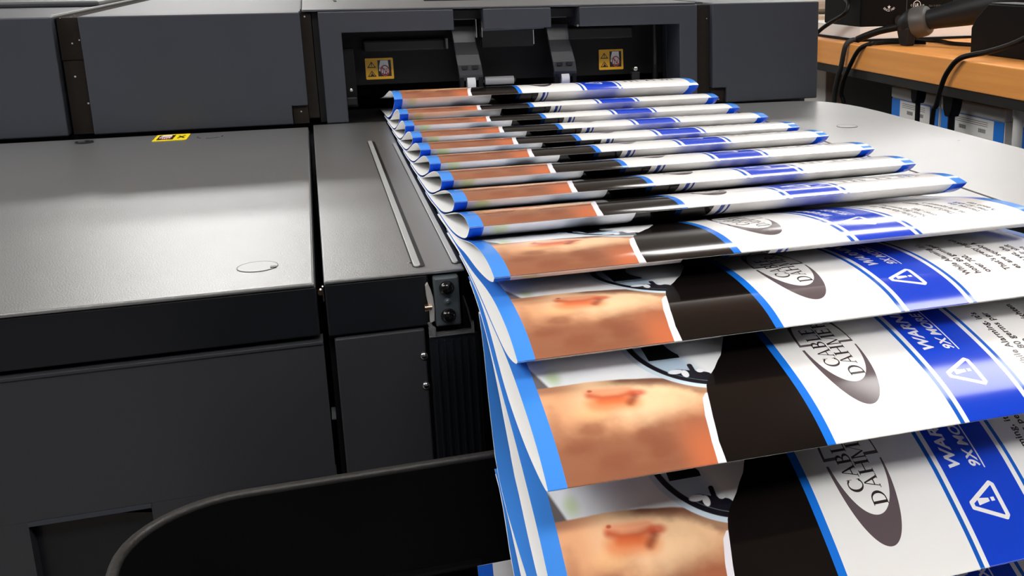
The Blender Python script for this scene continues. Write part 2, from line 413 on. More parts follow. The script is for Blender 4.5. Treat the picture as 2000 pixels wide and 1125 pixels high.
LO = {0: [(0, .0383), (.002, .036), (.006, .0335), (.018, .0285), (.04, .0215), (.069, .0147), (.1, .0092), (.123, .0062), (.2, .0028), (.24, .0025)],
      9: [(0, .0234), (.004, .0205), (.015, .0178), (.038, .0146), (.068, .0117), (.092, .0110), (.12, .0065), (.21, .0025)],
      10: [(0, .0034), (.004, .0012), (.013, -.0009), (.031, -.0035), (.05, -.0040), (.066, -.0018), (.086, .0022), (.12, .0025), (.21, .002)],
      11: [(0, -.0261), (.003, -.0275), (.013, -.0285), (.025, -.0286), (.04, -.0282), (.057, -.0258), (.077, -.023), (.092, -.018), (.103, -.0125), (.115, -.0065), (.14, .0005), (.21, .0015)],
      12: [(0, -.0815), (.006, -.0835), (.02, -.084), (.048, -.0762), (.062, -.0696), (.072, -.0622), (.084, -.0560), (.0934, -.0513), (.1003, -.0464), (.107, -.0396), (.1136, -.0327), (.1206, -.0262), (.13, -.020), (.16, -.007), (.21, .0008)]}
def interp(tab, x):
    if x <= tab[0][0]: return tab[0][1]
    for i, ((a, za), (b, zb)) in enumerate(zip(tab, tab[1:])):
        if x <= b:
            # monotone-ish cubic (Catmull tangents)
            h = b - a; t = (x - a) / h
            def sl(i0, i1): return (tab[i1][1] - tab[i0][1]) / (tab[i1][0] - tab[i0][0])
            ma = sl(max(i - 1, 0), i + 1); mb_ = sl(i, min(i + 2, len(tab) - 1))
            if i == 0: ma = sl(0, 1)
            return (2 * t**3 - 3 * t**2 + 1) * za + (t**3 - 2 * t**2 + t) * h * ma + (-2 * t**3 + 3 * t**2) * zb + (t**3 - t**2) * h * mb_
    return tab[-1][1]
GS = [0, .001, .002, .0035, .005, .0075, .010, .013, .017, .021, .026, .031, .037, .043, .050, .057, .064, .072, .080, .088, .096, .104, .112, .120, .130, .140, .150, .160, .170, .180, .190, .200, .210, .220, .230]
def base_z(y): return .0012 if y > .50 else .0012 - (.50 - y) * .25
def poly_interp(P, y):
    for (a, za), (b, zb) in zip(P, P[1:]):
        if a <= y <= b: return za + (zb - za) * (y - a) / (b - a)
    return None
stackP = []; shapes = [None] * len(ROWS)
for k in range(len(ROWS) - 1, -1, -1):
    yc, zc, dy, dz = ROWS[k]
    up = UP.get(k, UPG); lo = LO.get(k, [(a, b + zc - .0300) if a < .03 else (a, b + (zc - .03) * max(0, 1 - a / .12)) for a, b in LOG])
    U = []; L = []
    for s in GS:
        zu = zc + interp(up, s); zl = interp(lo, s) if s > 0 else zc
        b_ = base_z(yc + s) if k < 9 else -9
        for P in stackP:
            q = poly_interp(P, yc + s)
            if q is not None: b_ = max(b_, q + .0009)
        if s > .0045: zl = max(zl, b_)
        U.append([yc + s, zu]); L.append([yc + s, zl])
    for i, s in enumerate(GS):
        if s > 0: U[i][1] = max(U[i][1], L[i][1] + min(.0011, .0011 * s / .004 + .0003))
    L[0][1] = U[0][1] = zc
    for arr, st0 in ((U, 1), (L, 4)):
        for it in range(6):
            z = [p[1] for p in arr]
            for i in range(st0, len(arr) - 1):
                h0 = arr[i][0] - arr[i - 1][0]; h1 = arr[i + 1][0] - arr[i][0]
                arr[i][1] = .5 * z[i] + .5 * (z[i - 1] * h1 + z[i + 1] * h0) / (h0 + h1)
    for i, s in enumerate(GS):
        if s > 0: U[i][1] = max(U[i][1], L[i][1] + min(.0009, .0009 * s / .004 + .0003))
    stackP.append([tuple(p) for p in U]); stackP = stackP[-5:]
    shapes[k] = (U, L, dy, dz)
# the two lowest ones hang down steeply over the end of the deck
low14U = [(.292, -.130), (.305, -.118), (.32, -.108), (.34, -.0985), (.36, -.0935), (.377, -.0902), (.391, -.0886), (.405, -.0862), (.419, -.0838), (.435, -.0785), (.447, -.069), (.4535, -.0535), (.4585, -.0415), (.4622, -.027), (.468, -.0143), (.474, -.0075)]
low14L = [(.292, -.130), (.305, -.128), (.33, -.122), (.36, -.114), (.3904, -.0985), (.3991, -.0942), (.4087, -.0893), (.419, -.0852), (.435, -.0797), (.4478, -.0703), (.4548, -.0538), (.4597, -.0415), (.4634, -.027), (.4692, -.0146), (.4752, -.0080)]
low15U = [(.285, -.182), (.30, -.172), (.33, -.158), (.365, -.140), (.39, -.124), (.408, -.1088), (.418, -.1012), (.4267, -.0892), (.4374, -.0815), (.4524, -.0779)]
low15L = [(.285, -.182), (.30, -.1800), (.33, -.169), (.365, -.150), (.39, -.131), (.4088, -.1105), (.4192, -.1026), (.4282, -.0908), (.4380, -.0832), (.4526, -.0795)]
shapes.append((low14U, low14L, 0, 0)); shapes.append((low15U, low15L, 0, 0))

def resample(P, step_list, maxlen):
    """P polyline (y,z) -> points at given arc lengths"""
    acc = [0]
    for a, b in zip(P, P[1:]): acc.append(acc[-1] + math.hypot(b[0] - a[0], b[1] - a[1]))
    out = []
    for s in step_list:
        if s > min(acc[-1], maxlen) + 1e-9: break
        for i in range(len(P) - 1):
            if s <= acc[i + 1] + 1e-12:
                t = (s - acc[i]) / max(acc[i + 1] - acc[i], 1e-9)
                out.append((s, P[i][0] + (P[i + 1][0] - P[i][0]) * t, P[i][1] + (P[i + 1][1] - P[i][1]) * t)); break
    return out
VS = [0, .0008, .0018, .003, .0045, .0065, .009, .012, .0155, .0195, .024, .029, .034, .039, .0445, .050, .056, .062, .069, .076, .084, .092, .1, .109, .118, .128, .138, .148, .158, .168, .178, .188, .198, .208, WID, .226, .236, .246, .256]
TH = .00028
def tangents(S, side):
    """outward unit normals (y,z) for a sampled profile; side=+1 upper, -1 lower"""
    n = []
    for i in range(len(S)):
        a = S[max(i - 1, 0)]; b = S[min(i + 1, len(S) - 1)]
        d = Vector((b[1] - a[1], b[2] - a[2])).normalized(); n.append(Vector((-d.y, d.x)) * side)
    for it in range(12):
        n = [n[0]] + [((n[i - 1] + n[i] * 2 + n[i + 1]) / 4).normalized() for i in range(1, len(n) - 1)] + [n[-1]]
    return n
def panel_mesh(name, P, side, dy, dz, mat, glyphs, parent, loc, taper):
    S = resample(P, VS, taper or WID); N = tangents(S, side)
    us = [0, LEN * .25, LEN * .5, LEN * .75, LEN]
    vs = []; fs = []; mi = []; uv = []; nr = []
    def pos(u, i, off):
        s, y, z = S[i]; t = u / LEN
        return (XL + u - loc[0], y + N[i].x * off + dy * t - loc[1], z + N[i].y * off + dz * t - loc[2])
    nu, nv = len(us), len(S)
    for off in (0, -TH):
        for i in range(nv):
            for u in us:
                vs.append(pos(u, i, off)); uv.append((u * 10, S[i][0] * 10)); sg = 1 if off == 0 else -1
                nr.append((0, N[i].x * sg, N[i].y * sg))
    def idx(l, i, j): return l * nu * nv + i * nu + j
    for i in range(nv - 1):
        for j in range(nu - 1):
            q = [idx(0, i, j), idx(0, i, j + 1), idx(0, i + 1, j + 1), idx(0, i + 1, j)]
            q2 = [idx(1, i, j), idx(1, i + 1, j), idx(1, i + 1, j + 1), idx(1, i, j + 1)]
            if side < 0: q.reverse(); q2.reverse()
            fs.append(q); mi.append(0); fs.append(q2); mi.append(1)
    nm = len(vs)
    def strip(seq):            # raw edge of the sheet, own vertices for a crisp edge
        for a, b in zip(seq, seq[1:]):
            o = len(vs); pts = [vs[a[0]], vs[b[0]], vs[b[1]], vs[a[1]]]
            nn = (Vector(pts[1]) - Vector(pts[0])).cross(Vector(pts[3]) - Vector(pts[0])).normalized()
            vs.extend(pts); uv.extend([(0, 0)] * 4); nr.extend([tuple(nn)] * 4); fs.append([o, o + 1, o + 2, o + 3]); mi.append(2)
    strip([(idx(0, i, 0), idx(1, i, 0)) for i in range(nv)]); strip([(idx(0, i, nu - 1), idx(1, i, nu - 1)) for i in range(nv)])
    strip([(idx(0, nv - 1, j), idx(1, nv - 1, j)) for j in range(nu)])
    # printed lettering: thin ink lying on the sheet
    if glyphs:
        for gi, (cells, gm) in enumerate(glyphs):
            for seg, tri in cells:
                if seg + 1 >= nv: continue
                o = len(vs); s0 = S[seg][0]; s1 = VS[seg + 1]
                if S[seg + 1][0] != s1: continue
                for (uu, vv) in tri:
                    t = (vv - s0) / (s1 - s0); a = Vector(pos(uu, seg, .00006)); b = Vector(pos(uu, seg + 1, .00006))
                    vs.append(tuple(a.lerp(b, t))); uv.append((uu * 10, vv * 10)); n_ = N[seg].lerp(N[seg + 1], t); nr.append((0, n_.x, n_.y))
                f = list(range(o, len(vs)))
                e1 = Vector(vs[o + 1]) - Vector(vs[o]); e2 = Vector(vs[o + 2]) - Vector(vs[o])
                if e1.cross(e2).dot(Vector(nr[o])) < 0: f.reverse()
                fs.append(f); mi.append(3 + gi)
    me = bpy.data.meshes.new(name); me.from_pydata(vs, [], fs)
    for mm in (mat, M['paperin'], M['paperedge']): me.materials.append(mm)
    if glyphs:
        for _, gm in glyphs: me.materials.append(gm)
    for p, k in zip(me.polygons, mi): p.material_index = k; p.use_smooth = True
    ul = me.uv_layers.new(name='UVMap')
    for l in me.loops: ul.data[l.index].uv = uv[l.vertex_index]
    me.normals_split_custom_set_from_vertices(nr)
    o = bpy.data.objects.new(name, me); COL.objects.link(o); o.parent = parent
    return o

# ---- lettering, cut along the same lines as the sheet
def font_tris(text, size, shear=0, offset=0, xs=1.0, spacing=1.0):
    cu = bpy.data.curves.new('t', 'FONT'); cu.body = text; cu.size = size; cu.shear = shear; cu.offset = offset; cu.space_character = spacing
    cu.resolution_u = 3; cu.fill_mode = 'FRONT'
    o = bpy.data.objects.new('t', cu); me = o.to_mesh(); out = []
    me.calc_loop_triangles()
    for t in me.loop_triangles: out.append([(me.vertices[i].co.x * xs, me.vertices[i].co.y) for i in t.vertices])
    o.to_mesh_clear(); bpy.data.objects.remove(o); bpy.data.curves.remove(cu); return out
def place(tris, ub, v0):  # reading direction +v, up = -u ; all in metres
    return [[(ub - y, v0 + x) for x, y in t] for t in tris]
def cutcells(polys):
    out = []
    def clip(P, lim, keep_gt):
        R = []
        for i in range(len(P)):
            a = P[i]; b = P[(i + 1) % len(P)]
            ina = a[1] >= lim if keep_gt else a[1] <= lim; inb = b[1] >= lim if keep_gt else b[1] <= lim
            if ina: R.append(a)
            if ina != inb:
                t = (lim - a[1]) / (b[1] - a[1]); R.append((a[0] + (b[0] - a[0]) * t, lim))
        return R
    for P in polys:
        lo = min(p[1] for p in P); hi = max(p[1] for p in P)
        for i in range(len(VS) - 1):
            if hi <= VS[i] or lo >= VS[i + 1]: continue
            Q = clip(clip(P, VS[i], True), VS[i + 1], False)
            Q = [q for j, q in enumerate(Q) if math.hypot(q[0] - Q[j - 1][0], q[1] - Q[j - 1][1]) > 1e-7]
            if len(Q) >= 3:
                ar = abs(sum(Q[j - 1][0] * Q[j][1] - Q[j][0] * Q[j - 1][1] for j in range(len(Q)))) / 2
                if ar > 1e-12: out.append((i, Q))
    return out
# roman capitals drawn from thick and thin strokes (unit cap height)
TK, TN, SF = .155, .075, .05
def R_(x0, x1, y0, y1): return [(x0, y0), (x1, y0), (x1, y1), (x0, y1)]
def stem(x, w=TK, s=.07): return [R_(x, x + w, 0, 1), R_(x - s, x + w + s, 0, SF), R_(x - s, x + w + s, 1 - SF, 1)]
def ring(cx, cy, rx, ry, tx, ty, a0, a1, n=20):
    out = []
    for i in range(n):
        t0 = a0 + (a1 - a0) * i / n; t1 = a0 + (a1 - a0) * (i + 1) / n
        out.append([(cx + rx * math.cos(t0), cy + ry * math.sin(t0)), (cx + rx * math.cos(t1), cy + ry * math.sin(t1)),
                    (cx + (rx - tx) * math.cos(t1), cy + (ry - ty) * math.sin(t1)), (cx + (rx - tx) * math.cos(t0), cy + (ry - ty) * math.sin(t0))])
    return out
GL = {
 'C': (.80, ring(.46, .5, .43, .52, TK, TN, .22 * PI, 1.78 * PI, 26) + [R_(.74, .77, .62, .98), R_(.74, .77, .06, .30)]),
 'A': (.84, [[(.10, 0), (.155, 0), (.43, 1), (.38, 1)], [(.38, 1), (.46, 1), (.76, 0), (.62, 0)], R_(.2, .62, .32, .32 + TN), R_(.02, .24, 0, SF), R_(.55, .86, 0, SF)]),
 'B': (.70, stem(.08) + ring(.30, .75, .30, .25, TK, TN, -PI / 2, PI / 2, 14) + ring(.30, .27, .36, .27, TK, TN, -PI / 2, PI / 2, 14) + [R_(.1, .32, 1 - TN, 1), R_(.1, .32, .49, .49 + TN), R_(.1, .32, 0, TN)]),
 'D': (.86, stem(.08) + ring(.33, .5, .47, .5, TK, TN, -PI / 2, PI / 2, 20) + [R_(.1, .35, 1 - TN, 1), R_(.1, .35, 0, TN)]),
 'L': (.66, stem(.08) + [R_(.1, .60, 0, TN), R_(.57, .60, 0, .26)]),
 'E': (.68, stem(.08) + [R_(.1, .58, 0, TN), R_(.55, .58, 0, .22), R_(.1, .56, 1 - TN, 1), R_(.53, .56, .8, 1), R_(.1, .46, .49, .49 + TN), R_(.44, .47, .38, .65)]),
 'H': (.92, stem(.08) + stem(.68) + [R_(.1, .75, .48, .48 + TN)]),
 'M': (1.06, stem(.08, TN) + stem(.84) + [[(.08, 1), (.2, 1), (.50, .1), (.44, .0)], [(.86, 1), (.90, 1), (.48, 0), (.44, .02)]]),
 'R': (.80, stem(.08) + ring(.30, .74, .32, .26, TK, TN, -PI / 2, PI / 2, 14) + [R_(.1, .32, 1 - TN, 1), R_(.1, .32, .48, .48 + TN), [(.34, .5), (.47, .5), (.78, 0), (.63, 0)], R_(.6, .84, 0, SF)]),
}
def roman(word, h, xs=1.0, gap=.04):
    x = 0; out = []
    for ch in word:
        wd, ps = GL[ch]
        for P in ps: out.append([((x + a * xs) * h, b * h) for a, b in P])
        x += (wd + gap) * xs
    return out
mm = .001
brown = place(roman('CABLE', 6.6 * mm, 1.24), 133.0 * mm, 40.6 * mm) + place(roman('DAHMER', 6.6 * mm, 1.24), 140.3 * mm, 33.6 * mm)
body = [("While Alarming, it's", 215.4), ('hosts 80 germs per', 220.8), ('over 700.', 226.3), ("That's pretty frighten", 237.3), ('es are squeaky h', 243.0),
        ('tier yet, the', 251.8), ('near air shift', 256.6), ('h each can', 261.4)]
black = []
for s_, ub in body: black += place(font_tris(s_, 4.75 * mm, 0, .00012, 1.12, 1.08), ub * mm, 21.6 * mm)
white = place(font_tris('WARNING', 7.3 * mm, .28, .00022, 1.34, 1.02), 179.2 * mm, 42.2 * mm)
white += place(font_tris('9X MORE', 6.3 * mm, .28, .00016, 1.16, 1.02), 188.4 * mm, 41.6 * mm)
white += [[(189.6 * mm, 41.2 * mm), (190.2 * mm, 41.2 * mm), (190.2 * mm, 86 * mm), (189.6 * mm, 86 * mm)]]
white += [[(178.6 * mm, 25.1 * mm), (184.0 * mm, 26.0 * mm), (184.0 * mm, 27.6 * mm), (178.8 * mm, 28.4 * mm)], [(184.9 * mm, 25.9 * mm), (186.6 * mm, 25.9 * mm), (186.6 * mm, 27.7 * mm), (184.9 * mm, 27.7 * mm)]]
GLY = [(cutcells(brown), M['ink_txt']), (cutcells(black), M['ink_txt']), (cutcells(white), M['ink_white'])]
ORD = ['farthest folded mailer, freshly out of the printer mouth with the tallest loop', 'second folded mailer from the printer mouth', 'third folded mailer from the printer mouth',
 'fourth folded mailer from the printer mouth', 'fifth folded mailer from the printer mouth', 'sixth folded mailer from the printer mouth', 'seventh folded mailer from the printer mouth',
 'eighth folded mailer from the printer mouth, its blue tip near the deck seam', 'ninth folded mailer from the printer mouth, last of the tightly rolled rows',
 'folded mailer at the front edge of the deck, ear just showing under the next', 'glossy folded mailer third from the bottom of the picture, its warning band fully in view',
 'glossy folded mailer second from the bottom, large ear and blue collar line in full view', 'nearest folded mailer at the bottom of the picture, cut off by the frame',
 'folded mailer hanging steeply under the nearest ones, only its blue left edge showing', 'lowest folded mailer in the row, a blue edge starting below the bin rim']
for k, (U, L, dy, dz) in enumerate(shapes):
    loc = (XL, U[0][0], U[0][1])
    t = empty('folded_mailer', ORD[k], 'mailer', loc, group='folded mailers overlapping on the delivery deck')
    panel_mesh('front_panel', U, 1, dy, dz, M['front'], GLY, t, loc, .257 if k == 13 else 0)
    panel_mesh('back_panel', L, -1, dy, dz, M['back'], None, t, loc, .257 if k == 13 else 0)
#==END MAILERS==

# ------------------------------------------------------------------ stickers
def sticker(parent, name, O, U, V, w_, h_, kind, label):
    """flat label: O corner (lower left), U, V unit vectors, built as one thin mesh"""
    O = Vector(O); U = Vector(U).normalized(); V = Vector(V).normalized(); N = U.cross(V).normalized(); b = MB()
    def P(x, y, d): return O + U * (x * w_) + V * (y * h_) + N * d
    def poly(pts, d, m_): b.add([P(x, y, d) for x, y in pts], [list(range(len(pts)))], m_)
    r = .04; pts = []
    for cx, cy, a0 in ((1 - r, 1 - r, 0), (r, 1 - r, PI / 2), (r, r, PI), (1 - r, r, 1.5 * PI)):
        for i in range(5): an = a0 + i * PI / 8; pts.append((cx + r * math.cos(an), cy + r * math.sin(an)))
    n = len(pts)
    b.add([P(x, y, 0) for x, y in pts] + [P(x, y, .0003) for x, y in pts], [list(range(n, 2 * n)), list(range(n))[::-1]] + [(i, (i + 1) % n, n + (i + 1) % n, n + i) for i in range(n)], 'label_y' if kind == 'pair' else 'label_y2')
    def tri(cx, cy, s, inner):
        a = h_ / w_ if False else 1
        poly([(cx - s * .62, cy - s * .5), (cx + s * .62, cy - s * .5), (cx, cy + s * .62)], .0004, 'ink')
        q = .66
        poly([(cx - s * .62 * q, cy - s * .5 * q), (cx + s * .62 * q, cy - s * .5 * q), (cx, cy + s * .62 * q)], .0005, 'label_y' if kind == 'pair' else 'label_y2')
        if inner == '!':
            poly([(cx - .012, cy - .05), (cx + .012, cy - .05), (cx + .016, cy + .12), (cx - .016, cy + .12)], .0006, 'ink')
            poly([(cx - .013, cy - .12), (cx + .013, cy - .12), (cx + .013, cy - .08), (cx - .013, cy - .08)], .0006, 'ink')
        else:
            poly([(cx - .07, cy - .10), (cx + .08, cy - .10), (cx + .05, cy - .02), (cx - .01, cy + .01)], .0006, 'ink'); poly([(cx - .02, cy), (cx + .03, cy + .02), (cx + .01, cy + .09)], .0006, 'ink')
    if kind == 'pair':
        tri(.22, .68, .26, '!'); tri(.22, .26, .26, 'h')
        x0, x1, y0, y1 = .44, .92, .13, .90
    else:
        x0, x1, y0, y1 = .10, .58, .14, .86
        poly([(.68, .62), (.72, .70), (.92, .35), (.88, .27)], .0004, 'ink'); poly([(.68, .30), (.72, .24), (.90, .68), (.86, .74)], .0004, 'ink')
    poly([(x0, y0), (x1, y0), (x1, y1), (x0, y1)], .0004, 'ink')
    W_, H_ = x1 - x0, y1 - y0
    def q(x, y): return (x0 + x * W_, y0 + y * H_)
    poly([q(.22, .98), q(.78, .98), q(.82, .55), q(.62, .42), q(.18, .45), q(.10, .62)], .0005, 'label_w')
    for i in range(4): x = .27 + i * .14; poly([q(x, .50), q(x + .09, .50), q(x + .08, .20 - .05 * (i in (1, 2))), q(x + .01, .20 - .05 * (i in (1, 2)))], .0005, 'label_w')
    poly([q(.10, .62), q(.22, .55), q(.16, .30), q(.08, .36)], .0005, 'label_w')
    cx, cy, r0, r1 = .52, .36, .34, .27; k = 24
    for i in range(k):
        a = 2 * PI * i / k; c = 2 * PI * (i + 1) / k
        poly([q(cx + r0 * math.cos(a), cy + r0 * math.sin(a)), q(cx + r0 * math.cos(c), cy + r0 * math.sin(c)), q(cx + r1 * math.cos(c), cy + r1 * math.sin(c)), q(cx + r1 * math.cos(a), cy + r1 * math.sin(a))], .0006, 'label_r')
    poly([q(cx - .24, cy + .20), q(cx - .19, cy + .25), q(cx + .24, cy - .19), q(cx + .19, cy - .24)], .0006, 'label_r')
    return b.build(name, parent, label=label)

# ------------------------------------------------------------------ upper printer body
YF = 1.07; TZ = .1068; ZB = -.92
pb = empty('printer_body', 'dark grey upper printer body with the open paper exit mouth', 'printer', (0, YF, ZB))
MB().box(-.75, -.212, YF, 1.9, .0015, TZ, 'panel').build('left_panel', pb, bevel=.0012)
MB().prism([(-.1915, .0015), (-.0215, .0015), (-.0215, .0190), (-.0068, .0190), (-.0068, TZ), (-.1915, TZ)], YF, YF + .03, 'panel', 'y').build('centre_panel', pb, bevel=.001)
MB().box(-.2105, -.1920, YF + .012, 1.9, .0682, TZ - .0012, 'foam').box(-.2095, -.1920, YF + .010, 1.9, .0015, .0676, 'foam').build('foam_strip', pb)
MB().box(-.0066, .0028, YF + .006, YF + .03, .0062, TZ - .001, 'foam').build('foam_strip', pb)
MB().box(.0036, .0091, YF + .012, 1.9, .0006, TZ - .001, 'black').build('gap_filler', pb)
MB().box(-.0208, -.0070, YF + .004, YF + .03, .0015, .0184, 'foam').build('foam_block', pb)
MB().box(.3925, .4080, YF + .006, YF + .03, .0015, TZ - .001, 'foam').build('foam_strip', pb)
MB().box(.4084, .4240, YF + .003, YF + .03, .0015, .0165, 'foam').build('foam_block', pb)
MB().prism([(.4083, .0172), (.4246, .0172), (.4246, .0005), (.5350, .0005), (.5350, TZ + .001), (.4083, TZ + .001)], YF - .002, YF + .03, 'panel', 'y').build('right_panel', pb, bevel=.0012)
MB().box(.4083, .5350, YF + .0301, 1.9, .0005, TZ + .001, 'panel').build('right_housing', pb)
MB().box(-.1915, .0035, YF + .0301, 1.9, .0015, TZ, 'panel').build('centre_housing', pb, bevel=.0008)
# mouth frame: sides and lintel segments with the two gaps
MB().prism([(.0092, .0005), (.0292, .0005), (.0292, .0868), (.1356, .0868), (.1356, TZ), (.0092, TZ)], YF, YF + .045, 'panel', 'y').box(.0092, .0292, YF + .045, 1.13, .0005, TZ, 'panel').build('mouth_frame', pb, bevel=.001)
MB().prism([(.3918, .0005), (.3918, TZ), (.2630, TZ), (.2630, .0868), (.3717, .0868), (.3717, .0005)], YF, YF + .045, 'panel', 'y').box(.3717, .3918, YF + .045, 1.13, .0005, TZ, 'panel').build('mouth_frame', pb, bevel=.001)
MB().box(.1648, .2332, YF - .001, YF + .030, .0868, TZ, 'panel').build('hood', pb, bevel=.001)
MB().prism([(.165, .0915), (.2320, .0925), (.2320, .0840), (.166, .0830)], YF + .0302, YF + .036, 'steelgrey', 'y').build('hood_plate', pb)
MB().box(.168, .2215, YF + .036, YF + .042, .066, .0828, 'rack').build('inner_plate', pb)
MB().box(.2212, .2220, YF + .035, YF + .043, .068, .0828, 'chrome').build('plate_edge', pb)
MB().box(.1357, .1647, YF + .020, YF + .040, .0962, TZ - .002, 'black').box(.1357, .1600, YF + .020, YF + .030, .0955, .0962, 'steelgrey').build('lintel_insert', pb)
MB().box(.2333, .2629, YF + .020, YF + .040, .0962, TZ - .002, 'black').box(.2335, .2540, YF + .020, YF + .030, .0955, .0962, 'steelgrey').build('lintel_insert', pb)
MB().box(.1585, .1592, YF + .01, YF + .05, .078, .0960, 'chrome').box(.1640, .1646, YF + .01, YF + .05, .078, .093, 'chrome').build('guide_rail', pb, label='thin chrome rail')
MB().cyl((.2607, YF - .0006, .0880), (.2607, YF + .01, .0880), .0012, 'chrome', 12).build('screw', pb)
# cavity
cav = MB()
cav.box(.0092, .3918, 1.0705, 1.60, -.0024, .0002, 'black')
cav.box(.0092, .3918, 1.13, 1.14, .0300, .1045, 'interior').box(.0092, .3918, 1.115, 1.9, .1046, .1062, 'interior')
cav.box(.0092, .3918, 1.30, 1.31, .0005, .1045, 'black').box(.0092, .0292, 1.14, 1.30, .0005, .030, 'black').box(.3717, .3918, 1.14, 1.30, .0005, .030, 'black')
cav.build('mouth_cavity', pb)
MB().box(.0500, .1320, 1.119, 1.1299, .0640, .0755, 'rack').build('cross_bar', pb, bevel=.002)
MB().box(.1315, .1335, 1.110, 1.120, .0655, .0760, 'steelgrey').build('bar_end', pb)
MB().box(.2450, .3350, 1.119, 1.1299, .0700, .0830, 'rack').build('cross_bar', pb, bevel=.002)
MB().box(.0294, .0400, 1.095, 1.10, .012, .070, 'interior').cyl((.0345, 1.0945, .029), (.0345, 1.096, .029), .0018, 'chrome', 12).build('side_bracket', pb, bevel=.0006)
MB().box(.0293, .0390, 1.085, 1.089, .0150, .0230, 'rack').build('bracket_tab', pb, bevel=.001)
MB().cyl((.3550, 1.105, .040), (.3550, 1.105, .085), .0022, 'rack', 12).cyl((.3550, 1.105, .010), (.3550, 1.105, .042), .0035, 'interior', 12).build('gas_strut', pb, smooth=True)
MB().box(.3300, .3390, 1.11, 1.116, .018, .034, 'rack').cyl((.334, 1.108, .0372), (.334, 1.116, .0372), .0026, 'chrome', 12).build('latch_bracket', pb, bevel=.0008)
sticker(pb, 'warning_label', (.0513, 1.1290, .0353), (1, 0, 0), (0, 0, 1), .0276, .0216, 'pair', 'yellow warning label with a hand in a red circle, left side of the mouth')
sticker(pb, 'warning_label', (.2978, 1.1290, .0356), (1, 0, 0), (0, 0, 1), .0278, .0222, 'pair', 'yellow warning label with a hand in a red circle, right side of the mouth')
for ax, rx in ((.1372, .148), (.2355, .2461)):
    arm = MB()
    prof = [(1.108, .088), (1.102, .072), (1.094, .060), (1.089, .050), (1.087, .040), (1.090, .034)]
    lw = [(.000, .0235), (.001, .0235), (.0015, .025), (.0022, .0262), (.003, .027), (.0035, .027)]
    vs = []; fs = []
    for (yy, zz), (o0, o1) in zip(prof, lw):
        vs += [(ax + o0, yy, zz), (ax + o1, yy, zz), (ax + o1, yy + .005, zz), (ax + o0, yy + .005, zz)]
    for i in range(len(prof) - 1):
        for j in range(4): fs.append((i * 4 + j, i * 4 + (j + 1) % 4, (i + 1) * 4 + (j + 1) % 4, (i + 1) * 4 + j))
    fs += [(0, 1, 2, 3), (20, 21, 22, 23)]
    arm.add(vs, fs, 'panel2'); am = arm.build('roller_arm', pb, bevel=.0006, label='curved dark grey arm')
    MB().box(ax + .006, ax + .012, 1.0858, 1.0872, .0465, .0495, 'black').box(ax + .016, ax + .0225, 1.0858, 1.0872, .0465, .0495, 'black').build('arm_slot', am)
    MB().box(ax + .0035, ax + .0075, 1.088, 1.098, .026, .0372, 'interior').box(ax + .0225, ax + .0265, 1.088, 1.098, .026, .0372, 'interior').build('fork', am)
    MB().cyl((rx, 1.092, .0315), (rx + .0082, 1.092, .0315), .0068, 'roller', 28).build('exit_roller', am, smooth=True, label='white exit roller')
MB().cyl((.1665, 1.092, .0330), (.1960, 1.092, .0330), .0042, 'greyroll', 24).cyl((.1645, 1.092, .0330), (.1980, 1.092, .0330), .0022, 'rack', 12).build('centre_roller', pb, smooth=True, label='grey roller between the two arms')
# top covers, seams and slots
tp = MB(); tp.box(-.0045, .3905, YF + .002, 1.9, TZ + .0001, TZ + .0022, 'deckedge'); tp.build('top_cover', pb, bevel=.0006)
MB().box(-.0062, -.0050, YF + .004, 1.9, TZ, TZ + .0025, 'black').build('seam_strip', pb)
MB().box(-.75, -.2150, 1.33, 1.9, TZ + .0001, TZ + .006, 'deckedge').build('raised_cover', pb, bevel=.002)
MB().box(-.2125, -.2105, YF + .001, 1.9, TZ + .0001, TZ + .0016, 'groove').build('edge_trim', pb)
MB().box(.128, .36, 1.262, 1.272, TZ + .0022, TZ + .0034, 'black').box(.0300, .0330, 1.29, 1.33, TZ + .0022, TZ + .0030, 'black').build('top_slot', pb)
# lower body behind the decks
MB().box(-.75, .5350, 1.10, 1.9, ZB, -.0026, 'panel2').build('lower_body', pb)

# ------------------------------------------------------------------ left cabinet
DF = .5205; DB = 1.0570
ca = empty('left_cabinet', 'low grey finisher cabinet with a silver flat top, at the left of the picture', 'cabinet', (-.35, .8, ZB))
MB().box(-.75, -.0085, DF, DB, -.0022, 0, 'deck').build('top_cover', ca, bevel=.0010, seg=3)
MB().box(-.75, -.0078, DF + .0010, DB, -.0275, -.0023, 'fascia').build('fascia', ca, bevel=.0008)
MB().box(-.75, -.0085, DF + .012, DB, -.60, -.0276, 'black').build('carcass', ca)
dr = MB()
dr.box(-.75, -.0068, DF, DF + .011, -.1020, -.0300, 'panel2').box(-.75, -.1440, DF, DF + .011, -.60, -.1021, 'panel2')
dr.box(-.0920, -.0064, DF, DF + .011, -.60, -.1021, 'panel2').box(-.1440, -.0920, DF, DF + .011, -.60, -.150, 'panel2')
door = dr.build('door', ca)
MB().box(-.75, -.0068, DF - .0007, DF, -.0318, -.0300, 'panel2').build('door_highlight_strip', door, bevel=.0006)  # thin strip added to catch a highlight along the door top
MB().box(-.1440, -.0920, DF - .0004, DF + .003, -.1045, -.1022, 'panel').prism([(-.1440, -.150), (-.0920, -.150), (-.0920, -.112), (-.1300, -.105), (-.1440, -.105)], DF + .0095, DF + .0118, 'fascia', 'y').build('door_handle', door, label='recessed pull under a thin lip')
